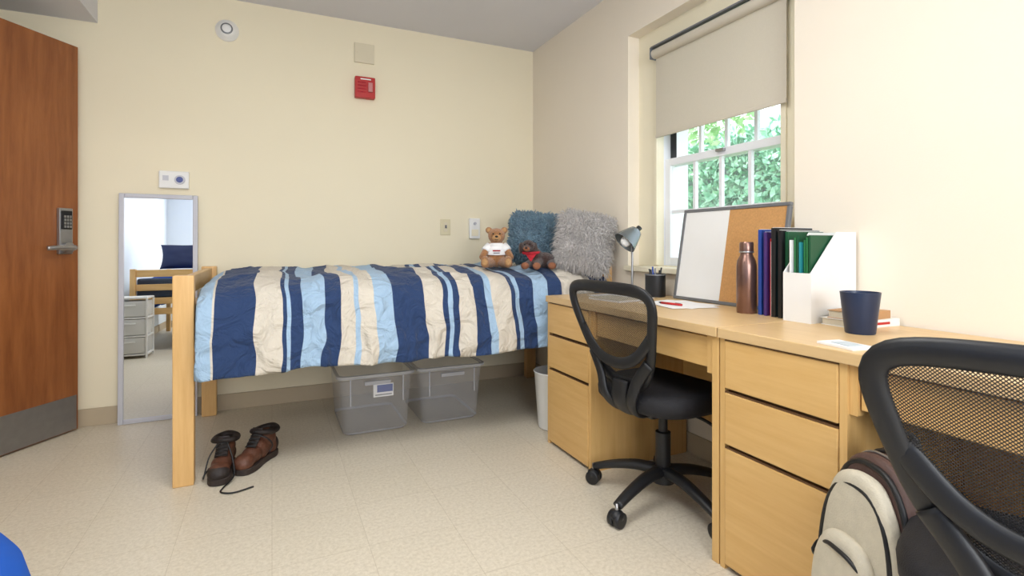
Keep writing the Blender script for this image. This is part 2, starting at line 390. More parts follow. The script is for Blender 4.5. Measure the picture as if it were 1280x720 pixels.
for k in range(4): box('sounder_slot_%d'%k,0.53,0.585,YB-0.052,YB-0.049,2.08+k*0.022,2.086+k*0.022,M['bandana'],e)
box('label_strip',0.55,0.62,YB-0.052,YB-0.049,2.168,2.176,M['white'],e)
e=empty('thermostat'); box('body',-0.612,-0.458,YB-0.028,YB,1.375,1.478,M['white'],e,bev=0.006)
lathe('dial',[(0,0),(0.028,0),(0.026,0.008),(0,0.008)],M['silverframe'],e,loc=(-0.505,YB-0.028,1.427),axis='Y')
box('display',-0.592,-0.562,YB-0.030,YB-0.027,1.42,1.45,M['silverframe'],e); lathe('dial_center',[(0,0),(0.018,0),(0.016,0.004),(0,0.004)],mat('dial_blue',(70,84,150),0.4),e,loc=(-0.505,YB-0.036,1.427),axis='Y')
e=empty('light_switch'); box('plate',1.130,1.208,YB-0.006,YB,1.105,1.225,mat('ivory_plastic',(222,212,178),0.45),e,bev=0.003)
box('toggle_surround',1.155,1.183,YB-0.009,YB-0.006,1.13,1.20,M['plate'],e,bev=0.002); box('toggle',1.163,1.175,YB-0.022,YB-0.009,1.158,1.180,M['gray'],e,bev=0.002)
e=empty('wall_sensor'); box('body',1.350,1.436,YB-0.03,YB,1.08,1.235,M['white'],e,bev=0.008)
box('vent',1.365,1.421,YB-0.033,YB-0.029,1.10,1.15,M['trim'],e,bev=0.002); lathe('knob',[(0,0),(0.012,0),(0.010,0.01),(0,0.01)],M['silverframe'],e,loc=(1.393,YB-0.03,1.195),axis='Y')

# ---------------------------------------------------------------- mirror
mir=empty('leaning_mirror',(-0.607,3.655,0.0)); mir.rotation_euler=(-math.radians(1.25),0,0)
hw_,hh=0.197,1.335; fw=0.026
box('frame_left',-hw_,-hw_+fw,-0.012,0.012,0,hh,M['silverframe'],mir,bev=0.005); box('frame_right',hw_-fw,hw_,-0.012,0.012,0,hh,M['silverframe'],mir,bev=0.005)
box('frame_top',-hw_+fw,hw_-fw,-0.012,0.012,hh-fw,hh,M['silverframe'],mir,bev=0.005); box('frame_bottom',-hw_+fw,hw_-fw,-0.012,0.012,0,fw,M['silverframe'],mir,bev=0.005)
box('glass',-hw_+fw-0.003,hw_-fw+0.003,-0.002,0.004,fw-0.003,hh-fw+0.003,M['mirror'],mir)

# ---------------------------------------------------------------- beds
def bed(x0,x1,y0,y1,H1,longaxis='X'):
    b=empty('bed')
    if longaxis=='X':
        for k,(px_) in enumerate((x0,x1-0.08)):
            for j,py in enumerate((y0,y1-0.05)): box('post_%d_%d'%(k,j),px_,px_+0.08,py,py+0.05,0,H1,M['woodZ'],b,bev=0.006)
            xa=px_+0.02; xb=px_+0.055
            for r,(za,zb) in enumerate(((H1-0.09,H1-0.01),(H1-0.22,H1-0.15),(0.42,0.56))): box('end_rail_%d_%d'%(k,r),xa,xb,y0+0.05,y1-0.05,za,zb,M['woodY'],b,bev=0.004)
        box('side_rail_1',x0+0.08,x1-0.08,y0+0.012,y0+0.04,0.49,0.62,M['woodX'],b,bev=0.003); box('side_rail_2',x0+0.08,x1-0.08,y1-0.04,y1-0.012,0.49,0.62,M['woodX'],b,bev=0.003)
        box('deck',x0+0.08,x1-0.08,y0+0.04,y1-0.04,0.56,0.585,M['gray'],b)
        box('mattress',x0+0.09,x1-0.09,y0+0.045,y1-0.05,0.586,0.80,M['mattress'],b,bev=0.03,seg=3)
    else:
        for k,(py) in enumerate((y0,y1-0.08)):
            for j,pp in enumerate((x0,x1-0.05)): box('post_%d_%d'%(k,j),pp,pp+0.05,py,py+0.08,0,H1,M['woodZ'],b,bev=0.006)
            for r,(za,zb) in enumerate(((H1-0.09,H1-0.01),(H1-0.24,H1-0.17),(H1-0.39,H1-0.32),(0.40,0.47))): box('end_rail_%d_%d'%(k,r),x0+0.05,x1-0.05,py+0.02,py+0.055,za,zb,M['woodX'],b,bev=0.004)
        box('side_rail_1',x0+0.012,x0+0.04,y0+0.08,y1-0.08,0.49,0.62,M['woodY'],b,bev=0.003); box('side_rail_2',x1-0.04,x1-0.012,y0+0.08,y1-0.08,0.49,0.62,M['woodY'],b,bev=0.003)
        box('deck',x0+0.04,x1-0.04,y0+0.08,y1-0.08,0.56,0.585,M['gray'],b)
        box('mattress',x0+0.045,x1-0.05,y0+0.09,y1-0.09,0.586,0.80,M['mattress'],b,bev=0.03,seg=3)
    return b
bed(-0.385,1.875,2.605,3.66,0.905)
bed(-1.40,-0.24,-1.75,0.50,0.905,'Y')

CX0,CX1=-0.290,1.80
def stripe_mat():
    m,nt,b=new_mat('striped_cotton')
    N=s2l((30,56,98))+(1,); L=s2l((158,186,212))+(1,); Cc=s2l((208,200,186))+(1,)
    tab=[(244,L),(262,Cc),(266,N),(316,Cc),(349,N),(355,L),(360,N),(374,L),(400,N),(423,Cc),(441,L),(446,Cc),(466,L),(490,N),(531,Cc),(553,N),(558,L),(565,N),(572,Cc),(592,N),(609,L),(618,Cc),(640,N),(646,L),(651,N),(668,L),(684,N),(700,Cc),(740,N)]
    us=[max(0,(px2x(p,2.54)-CX0)/(CX1-CX0)) for p,_ in tab]
    tc=nt.nodes.new('ShaderNodeTexCoord'); sp=nt.nodes.new('ShaderNodeSeparateXYZ'); nt.links.new(tc.outputs['UV'],sp.inputs[0])
    r=nt.nodes.new('ShaderNodeValToRGB'); r.color_ramp.interpolation='CONSTANT'
    el=r.color_ramp.elements
    el[0].position=0; el[0].color=tab[0][1]; el[1].position=us[1]; el[1].color=tab[1][1]
    for x,(p,c) in list(zip(us,tab))[2:]:
        if x<1:
            e_=el.new(x); e_.color=c
    nt.links.new(sp.outputs['X'],r.inputs['Fac']); nt.links.new(r.outputs['Color'],b.inputs['Base Color'])
    b.inputs['Roughness'].default_value=0.85; b.inputs['Sheen Weight'].default_value=0.1
    n2=nt.nodes.new('ShaderNodeTexNoise'); n2.inputs['Scale'].default_value=10; n2.inputs['Detail'].default_value=4; n2.inputs['Distortion'].default_value=1.5
    nt.links.new(tc.outputs['Object'],n2.inputs['Vector'])
    bp=nt.nodes.new('ShaderNodeBump'); bp.inputs['Strength'].default_value=1.0; bp.inputs['Distance'].default_value=0.035
    nt.links.new(n2.outputs['Fac'],bp.inputs['Height']); nt.links.new(bp.outputs['Normal'],b.inputs['Normal'])
    return m
prof=catmull([(0,3.625,0.74),(0,3.63,0.83),(0,3.58,0.860),(0,3.3,0.862),(0,3.0,0.862),(0,2.78,0.856),(0,2.65,0.836),(0,2.585,0.79),(0,2.560,0.72),(0,2.550,0.62),(0,2.545,0.54),(0,2.543,0.474)],12)
Ls=[0]
for a,b in zip(prof,prof[1:]): Ls.append(Ls[-1]+(b-a).length)
def pat(s):
    s*=Ls[-1]
    for i in range(len(Ls)-1):
        if Ls[i+1]>=s:
            t=(s-Ls[i])/(Ls[i+1]-Ls[i]+1e-9); return prof[i].lerp(prof[i+1],t),(prof[i+1]-prof[i]).normalized()
    return prof[-1],(prof[-1]-prof[-2]).normalized()
def comf(u,v):
    p,t=pat(v); x=CX0+u*(CX1-CX0)
    nrm=Vector((0,t.z,-t.y))
    if nrm.z<0 and p.z>0.848: nrm=-nrm
    if p.y<2.7 and nrm.y>0: nrm=-nrm
    side=max(0,min(1,(0.84-p.z)/0.30)) if p.y<2.8 else 0
    q=Vector((x,p.y,p.z))
    warp=noise.noise(Vector((x*1.6,p.z*2+p.y,3.3)))
    n1=noise.noise(Vector((x*3.6+warp,p.y*3.0,p.z*2)))*0.5+0.5
    n2=noise.noise(Vector((x*8+2*warp,p.y*6+3,p.z*5)))
    ridge=1-abs(noise.noise(Vector((x*6+1.5*warp,p.y*2.0,p.z*2.2+x))))*2.2
    ridge=max(0,ridge)**2
    r2=max(0,1-abs(noise.noise(Vector((x*3.1-2*p.z,p.y*3.3,p.z*6+7))))*3.0)**2
    d=0.034*n1+0.017*n2+0.018*ridge*(0.5+side)+side*0.014+0.014*r2
    q+=nrm*d
    e=math.exp(-(x-CX0)/0.045); q.z-=0.05*e*(1-side); q.y+=0.03*e*side
    q.z+=side*side*(0.020*noise.noise(Vector((x*2.5,5,0)))+0.009*noise.noise(Vector((x*9,2,0))))
    q.x+=(0.026*noise.noise(Vector((x*2.2,p.y*3,p.z*4)))+0.013*noise.noise(Vector((x*5,p.y*8,p.z*9))))*min(1,u*12)
    return q
cf=gridsurf('striped_comforter',comf,260,120,stripe_mat(),None,0.014,0)

# blue comforter heaped on the other bed
def bcomf(u,v):
    # even sampling around the rounded-rectangle outline
    th=2*math.pi*u; th=th-0.24*math.sin(4*th)*-1
    cx_,cy_=-0.745,-0.50
    ct,st=math.cos(th),math.sin(th)
    n_=6.0; k=(abs(ct)**n_+abs(st)**n_)**(-1/n_)
    ex,ey=ct*k,st*k
    r=v
    a=0.640 if ex>0 else 0.50
    rr=min(1,r/0.8)
    xx=cx_+ex*a
    sgn=max(0,min(1,(xx+0.80)/0.20))
    by=1.15 if ey<0 else 0.86+0.27*sgn
    x=cx_+ex*a*rr; y=cy_+ey*by*rr
    z=0.856-0.050*max(0,(rr-0.72)/0.28)**2.0
    if r>0.8:
        q=(r-0.8)/0.2; z=0.806-0.36*q; x+=ex*0.03*math.sin(q*1.6); y+=ey*0.02*math.sin(q*1.6)
        if ey>0.5 and sgn<1: z=0.806-0.02*q-0.34*q*sgn
    z+=0.018*noise.noise(Vector((x*5,y*5,1)))+0.010*noise.noise(Vector((x*14,y*14,1)))
    w=(noise.noise(Vector((x*6,y*6,z*3)))*0.020+noise.noise(Vector((x*16,y*16,z*5)))*0.006)*rr
    return Vector((x+ex*w,y+ey*w,z))
gridsurf('blue_comforter',bcomf,420,90,M['bluefab'],None,0.010,0)
def pillow_bm(w,h,T,n=26,wob=0.0,rd=0.0):
    bm=bmesh.new()
    for s in (1,-1):
        g=[]
        for i in range(n+1):
            row=[]
            for j in range(n+1):
                u=-1+2*i/n; v=-1+2*j/n
                th=T*((1-u**4)*(1-v**4))**0.5*s
                x=u*w*(1-0.10*(1-v*v)*abs(u)**3)*(1-rd*v**4); z=v*h*(1-0.10*(1-u*u)*abs(v)**3)*(1-rd*u**4)
                k=noise.noise(Vector((u*2+s*5,v*2,wob)))*0.02
                row.append(bm.verts.new((x,th+k*(1-u*u)*(1-v*v),z)))
            g.append(row)
        for i in range(n):
            for j in range(n):
                f=(g[i][j],g[i+1][j],g[i+1][j+1],g[i][j+1]); bm.faces.new(f if s<0 else f[::-1])
    bmesh.ops.remove_doubles(bm,verts=bm.verts[:],dist=1e-4)
    return bm
def fluffy(name,w,h,T,loc,rot,m,n,L,wd,droop,rd=0.0):
    bm=pillow_bm(w,h,T,rd=rd); bm.normal_update(); bm.faces.ensure_lookup_table()
    faces=[(f.calc_center_median().copy(),f.normal.copy(),f.calc_area()) for f in bm.faces]
    tot=[a for _,_,a in faces]
    for c,nn,_ in random.choices(faces,weights=tot,k=n):
        p=c+Vector((random.uniform(-1,1)*w/26,0,random.uniform(-1,1)*h/26))
        d=(nn*0.8+Vector((random.gauss(0,.5),random.gauss(0,.35),random.gauss(0,.5)))).normalized()
        l=L*random.uniform(0.6,1.3); s=d.cross(Vector((random.random(),random.random(),random.random()))).normalized()*wd
        s2=d.cross(s).normalized()*wd
        p0=p-nn*0.004; p1=p+d*l*0.55; p2=p+d*l*0.9+Vector((0,0,-droop*l))+Vector((random.gauss(0,.15),0,random.gauss(0,.15)))*l
        a=[bm.verts.new(p0+s),bm.verts.new(p0-s*0.5+s2),bm.verts.new(p0-s*0.5-s2)]
        b=[bm.verts.new(p1+s*.8),bm.verts.new(p1+(-s*0.5+s2)*.8),bm.verts.new(p1+(-s*0.5-s2)*.8)]
        t=bm.verts.new(p2)
        for k in range(3):
            bm.faces.new((a[k],a[(k+1)%3],b[(k+1)%3],b[k])); bm.faces.new((b[k],b[(k+1)%3],t))
    o=from_bm(name,bm,m,None,True); o.location=loc; o.rotation_euler=rot
    return o
fluffy('fluffy_throw_pillow',0.215,0.180,0.085,(1.640,3.10,1.075),(math.radians(-18),math.radians(6),math.radians(-20)),M['fluffb'],6500,0.032,0.0045,0.1,rd=0.14)
fluffy('shaggy_throw_pillow',0.160,0.178,0.06,(1.700,2.650,1.050),(math.radians(-12),math.radians(9),math.radians(-36)),M['fluffg'],5600,0.052,0.0022,0.4,rd=0.06)
pb=pillow_bm(0.26,0.17,0.07); o=from_bm('bed_pillow',pb,mat('navy_pillow',(40,50,84),0.85),None,True); o.location=(-1.00,-0.35,1.055); o.rotation_euler=(math.radians(-25),0,math.radians(175))

# teddy bear
tb=empty('teddy_bear',(1.25,2.93,0.896),math.radians(-23)); tb.scale=(1.05,)*3
blob('bear_body',[((0,0.005,0.075),(0.055,0.046,0.075)),((0,0,0.185),(0.050,0.045,0.045)),((0.046,0.004,0.218),(0.020,0.010,0.020)),((-0.046,0.004,0.218),(0.020,0.010,0.020))],
     [((0.045,-0.005,0.125),(0.082,-0.035,0.062),0.022,0.019),((-0.045,-0.005,0.125),(-0.082,-0.035,0.062),0.022,0.019),
      ((0.035,-0.02,0.03),(0.062,-0.105,0.028),0.030,0.026),((-0.035,-0.02,0.03),(-0.062,-0.105,0.028),0.030,0.026),
      ((0.064,-0.115,0.028),(0.066,-0.118,0.048),0.026,0.022),((-0.064,-0.115,0.028),(-0.066,-0.118,0.048),0.026,0.022)],M['bear'],tb,0.0045,4)
ell('muzzle',(0,-0.042,0.172),(0.026,0.024,0.020),M['bearl'],tb); ell('nose',(0,-0.066,0.180),(0.009,0.006,0.006),M['black'],tb)
for s in (1,-1):
    ell('eye_%d'%(s+1),(0.019*s,-0.041,0.196),(0.005,0.004,0.005),M['black'],tb,seg=12); ell('ear_inner_%d'%(s+1),(0.046*s,-0.006,0.218),(0.012,0.004,0.012),M['bearl'],tb,seg=12)
    ell('paw_pad_%d'%(s+1),(0.066*s,-0.140,0.036),(0.017,0.005,0.021),M['bearl'],tb,seg=12)
shirt=bmesh.new(); pts=catmull([(0,0.003,0.075),(0,0.002,0.095),(0,0.0,0.12),(0,0,0.143)],5)
tube_bm(shirt,pts,[0.0525]*5+[0.0505]*5+[0.045]*4+[0.038]*2,[0.061]*5+[0.058]*5+[0.050]*4+[0.040]*2,up=(0,1,0),seg=28)
for s in (1,-1): tube_bm(shirt,[(0.040*s,-0.003,0.130),(0.056*s,-0.014,0.108),(0.064*s,-0.020,0.096)],[0.023,0.026,0.027],seg=14)
bmesh.ops.recalc_face_normals(shirt,faces=shirt.faces[:]); from_bm('t_shirt',shirt,M['paper'],tb,True)
box('shirt_print',-0.022,0.022,-0.0545,-0.0505,0.095,0.102,M['bandana'],tb,bev=0.001)
box('shirt_print_line',-0.018,0.018,-0.0550,-0.0515,0.083,0.088,M['gray'],tb,bev=0.001)
tube('mouth',[(-0.010,-0.062,0.164),(0,-0.066,0.161),(0.010,-0.062,0.164)],0.0014,M['black'],tb,sm=4,seg=6)

# stuffed dog
sd=empty('stuffed_dog',(1.415,2.735,0.891),math.radians(-30)); sd.scale=(1.15,)*3
blob('dog_body',[((0.045,0.03,0.045),(0.060,0.045,0.042)),((0.0,0.005,0.065),(0.040,0.038,0.045)),((-0.035,-0.005,0.118),(0.036,0.036,0.033)),((-0.040,-0.042,0.106),(0.020,0.028,0.017)),
                 ((-0.074,0.0,0.108),(0.011,0.016,0.032)),((0.002,0.0,0.106),(0.011,0.016,0.032))],
     [((-0.01,-0.01,0.04),(-0.045,-0.075,0.020),0.022,0.017),((0.02,-0.01,0.04),(0.012,-0.085,0.020),0.022,0.017),((0.08,0.02,0.03),(0.088,-0.055,0.020),0.026,0.018),((0.09,0.05,0.04),(0.125,0.07,0.03),0.012,0.007)],M['dog'],sd,0.0045,4)
ell('snout',(-0.041,-0.060,0.104),(0.017,0.014,0.013),M['dogl'],sd); ell('nose',(-0.041,-0.074,0.110),(0.007,0.005,0.005),M['black'],sd,seg=12)
for k,(x,y) in enumerate(((-0.047,-0.082),(0.012,-0.092),(0.088,-0.062))): ell('paw_%d'%k,(x,y,0.020),(0.020,0.020,0.018),M['dogl'],sd)
for s in (1,-1): ell('eye_%d'%(s+1),(-0.037+0.014*s,-0.038,0.128),(0.004,0.004,0.004),M['black'],sd,seg=12)
tube('bandana_band',[(-0.055,-0.025,0.083),(-0.02,-0.040,0.082),(0.018,-0.015,0.085),(0.015,0.028,0.09),(-0.025,0.035,0.092),(-0.055,0.012,0.088)],0.008,M['bandana'],sd,closed=True,sm=5)
bmx=bmesh.new(); vs=[bmx.verts.new(v) for v in ((-0.052,-0.036,0.084),(0.012,-0.036,0.084),(-0.018,-0.062,0.040),(-0.052,-0.028,0.084),(0.012,-0.028,0.084),(-0.018,-0.050,0.040))]
for f in ((0,1,2),(5,4,3),(0,2,5,3),(1,4,5,2),(0,3,4,1)): bmx.faces.new([vs[i] for i in f])
from_bm('bandana_triangle',bmx,M['bandana'],sd)

# ---------------------------------------------------------------- storage bins
def storage_bin(x0,x1,y0,y1,h,label=False):
    b=empty('storage_bin',((x0+x1)/2,(y0+y1)/2,0)); w=(x1-x0)/2; d=(y1-y0)/2
    def ring(bm,a,c,z,r=0.045,n=6):
        out=[]
        for cx_,cy_,s in ((a-r,c-r,0),(-a+r,c-r,1),(-a+r,-c+r,2),(a-r,-c+r,3)):
            for k in range(n+1):
                th=math.pi/2*(s+k/n); out.append(bm.verts.new((cx_+r*math.cos(th),cy_+r*math.sin(th),z)))
        return out
    bm=bmesh.new()
    R=[ring(bm,w-0.045,d-0.045,0.003),ring(bm,w-0.035,d-0.035,0.015),ring(bm,w-0.016,d-0.016,h-0.04),ring(bm,w-0.014,d-0.014,h-0.012)]
    for A,B in zip(R,R[1:]):
        for k in range(len(A)): bm.faces.new((A[k],A[(k+1)%len(A)],B[(k+1)%len(A)],B[k]))
    bm.faces.new(R[0][::-1])
    bmesh.ops.recalc_face_normals(bm,faces=bm.faces[:])
    from_bm('shell',bm,M['bin'],b,True)
    bm=bmesh.new()
    R=[ring(bm,w-0.014,d-0.014,h-0.012),ring(bm,w,d,h-0.014),ring(bm,w+0.001,d+0.001,h),ring(bm,w-0.014,d-0.014,h+0.002)]
    for A,B in zip(R,R[1:]):
        for k in range(len(A)): bm.faces.new((A[k],A[(k+1)%len(A)],B[(k+1)%len(A)],B[k]))
    bmesh.ops.recalc_face_normals(bm,faces=bm.faces[:])
    from_bm('rim',bm,M['binrim'],b,False)
    bm=bmesh.new()
    R=[ring(bm,w-0.044,d-0.044,0.006),ring(bm,w-0.036,d-0.036,0.016),ring(bm,w-0.034,d-0.034,0.019)]
    for A,B in zip(R,R[1:]):
        for k in range(len(A)): bm.faces.new((A[k],A[(k+1)%len(A)],B[(k+1)%len(A)],B[k]))
    from_bm('foot_edge',bm,M['binrim'],b,False)
    box('handle_ridge',-0.07,0.07,-d-0.002,-d+0.014,h-0.055,h-0.035,M['binrim'],b,bev=0.003)
    for sx in (-1,1): box('corner_rib_%d'%(sx+1),sx*(w-0.07)-0.003,sx*(w-0.07)+0.003,-d+0.014,-d+0.018,h-0.16,h-0.02,M['binrim'],b)
    if label:
        yy=-(d-0.030)-0.004
        box('label_white',-0.02,0.09,yy-0.002,yy-0.001,0.20,0.27,M['paper'],b); box('label_blue',0.0,0.085,yy-0.003,yy-0.002,0.225,0.265,M['bblue'],b); box('label_text',-0.01,0.08,yy-0.003,yy-0.002,0.208,0.214,M['gray'],b)
    return b
storage_bin(0.312,0.735,2.872,3.42,0.33,True)
storage_bin(0.748,1.16,2.878,3.42,0.33)
e=empty('trash_can')
lathe('bucket',[(0,0.004),(0.098,0.004),(0.100,0.012),(0.122,0.31),(0.128,0.318),(0.124,0.322),(0.116,0.31),(0.094,0.016),(0,0.014)],M['white'],e,loc=(1.47,2.585,0))

# ---------------------------------------------------------------- boots
def boot(loc,rz,k):
    b=empty('work_boot',loc,rz)
    def outline(z,sc):
        P=[(0,-0.145),(0.035,-0.132),(0.048,-0.095),(0.046,-0.05),(0.036,0.0),(0.034,0.05),(0.036,0.09),(0.024,0.122),(0,0.130),(-0.024,0.122),(-0.034,0.09),(-0.032,0.05),(-0.034,0.0),(-0.044,-0.05),(-0.046,-0.095),(-0.033,-0.132)]
        return [Vector((x*sc,y*sc,z)) for x,y in P]
    bm=bmesh.new(); R=[]
    for z,sc in ((0.0,0.97),(0.006,1.0),(0.024,1.0),(0.028,0.96)):
        R.append([bm.verts.new(p) for p in catmull(outline(z,sc),4,True)])
    for A,B in zip(R,R[1:]):
        for i in range(len(A)): bm.faces.new((A[i],A[(i+1)%len(A)],B[(i+1)%len(A)],B[i]))
    bm.faces.new(R[0][::-1]); bm.faces.new(R[-1]); bmesh.ops.recalc_face_normals(bm,faces=bm.faces[:])
    from_bm('sole',bm,M['sole'],b,False)
    blob('upper',[((0,-0.095,0.048),(0.044,0.047,0.036)),((0,-0.045,0.058),(0.042,0.055,0.040)),((0,0.01,0.065),(0.040,0.055,0.052)),((0,0.085,0.058),(0.036,0.040,0.048)),((0,0.06,0.100),(0.040,0.054,0.047))],[],M['bootb'],b,0.005,5)
    blob('toe_cap',[((0,-0.106,0.044),(0.0455,0.041,0.035))],[],M['bootd'] if k else M['bootb'],b,0.005,2)
    blob('heel_patch',[((0,0.098,0.058),(0.037,0.032,0.045))],[],M['bootd'],b,0.005,2)
    tube('collar',[(0.0,0.112,0.142),(0.036,0.09,0.138),(0.043,0.05,0.138),(0.033,0.012,0.146),(0,-0.002,0.150),(-0.033,0.012,0.146),(-0.043,0.05,0.138),(-0.036,0.09,0.138)],0.013,M['bootd'],b,rb=0.017,closed=True,sm=5)
    ell('opening_lining',(0,0.055,0.136),(0.034,0.052,0.008),M['black'],b)
    tube('tongue',[(0,-0.055,0.095),(0,-0.03,0.118),(0,-0.008,0.142),(0,0.0,0.168)],0.006,M['bootd'],b,rb=0.026,up=(0,-1,0.6),sm=4)
    for i in range(5):
        y=-0.062+i*0.013; z=0.098+i*0.0125
        tube('lace_%d'%i,[(-0.024,y+0.006,z-0.002),(-0.008,y-0.008,z+0.007),(0.008,y-0.004,z+0.009),(0.024,y+0.010,z+0.002)],0.003,M['black'],b,sm=4,seg=6)
    if k:
        tube('loose_lace',[(0.02,-0.02,0.14),(0.045,-0.05,0.08),(0.058,-0.10,0.02),(0.03,-0.17,0.004),(0.03,-0.215,0.004),(0.08,-0.235,0.004),(0.15,-0.20,0.004)],0.0035,M['black'],b,sm=8,seg=6)
        tube('loose_lace_end',[(-0.02,-0.02,0.14),(-0.05,-0.04,0.09),(-0.062,-0.08,0.02),(-0.075,-0.02,0.004),(-0.07,0.06,0.004)],0.0035,M['black'],b,sm=8,seg=6)
    else:
        tube('loose_lace',[(0.02,-0.02,0.14),(0.05,0.0,0.12),(0.055,0.03,0.08),(0.045,0.02,0.05)],0.0035,M['black'],b,sm=8,seg=6)
    return b
boot((-0.200,2.69,0.001),math.radians(-6),1)
boot((-0.060,2.74,0.001),math.radians(-34),0)

# ---------------------------------------------------------------- desks
XD=1.312
def desk(yl,yh):
    d=empty('desk')
    box('top',XD-0.008,1.886,yl,yh,0.738,0.77,M['top'],d,bev=0.003)
    py=yh-0.41
    box('pedestal_side_far',XD+0.004,1.88,yh-0.02,yh-0.001,0.0,0.738,M['deskz'],d); box('pedestal_side_near',XD+0.004,1.88,py,py+0.02,0.0,0.738,M['deskz'],d)
    box('pedestal_core',XD+0.022,1.875,py+0.02,yh-0.02,0.03,0.735,M['groove'],d)
    for i,(a,b) in enumerate(((0.018,0.388),(0.402,0.566),(0.580,0.732))):
        box('drawer_front_%d'%i,XD,XD+0.022,py+0.022,yh-0.022,a,b,M['desky'],d,bev=0.004)
        box('finger_gap_shade_%d'%i,XD+0.002,XD+0.012,py+0.022,yh-0.022,b+0.001,b+0.005,M['groove'],d)  # dark strip painting the shadow line above each drawer front
    box('end_panel',XD+0.004,1.88,yl+0.001,yl+0.03,0,0.738,M['deskz'],d,bev=0.002)
    box('center_drawer',XD+0.020,XD+0.040,yl+0.032+0.03,py-0.004-0.02,0.625,0.728,M['desky'],d,bev=0.003)
    box('center_drawer_box',XD+0.04,1.80,yl+0.08,py-0.04,0.64,0.725,M['groove'],d)
    box('apron_stile_1',XD+0.012,XD+0.04,yl+0.03,yl+0.058,0.61,0.738,M['deskz'],d); box('apron_stile_2',XD+0.012,XD+0.04,py-0.02,py,0.61,0.738,M['deskz'],d)
    box('back_panel',1.86,1.88,yl+0.03,py,0.20,0.738,M['desky'],d)
    return d
desk(1.247,2.40); desk(0.090,1.243)
Zd=0.77

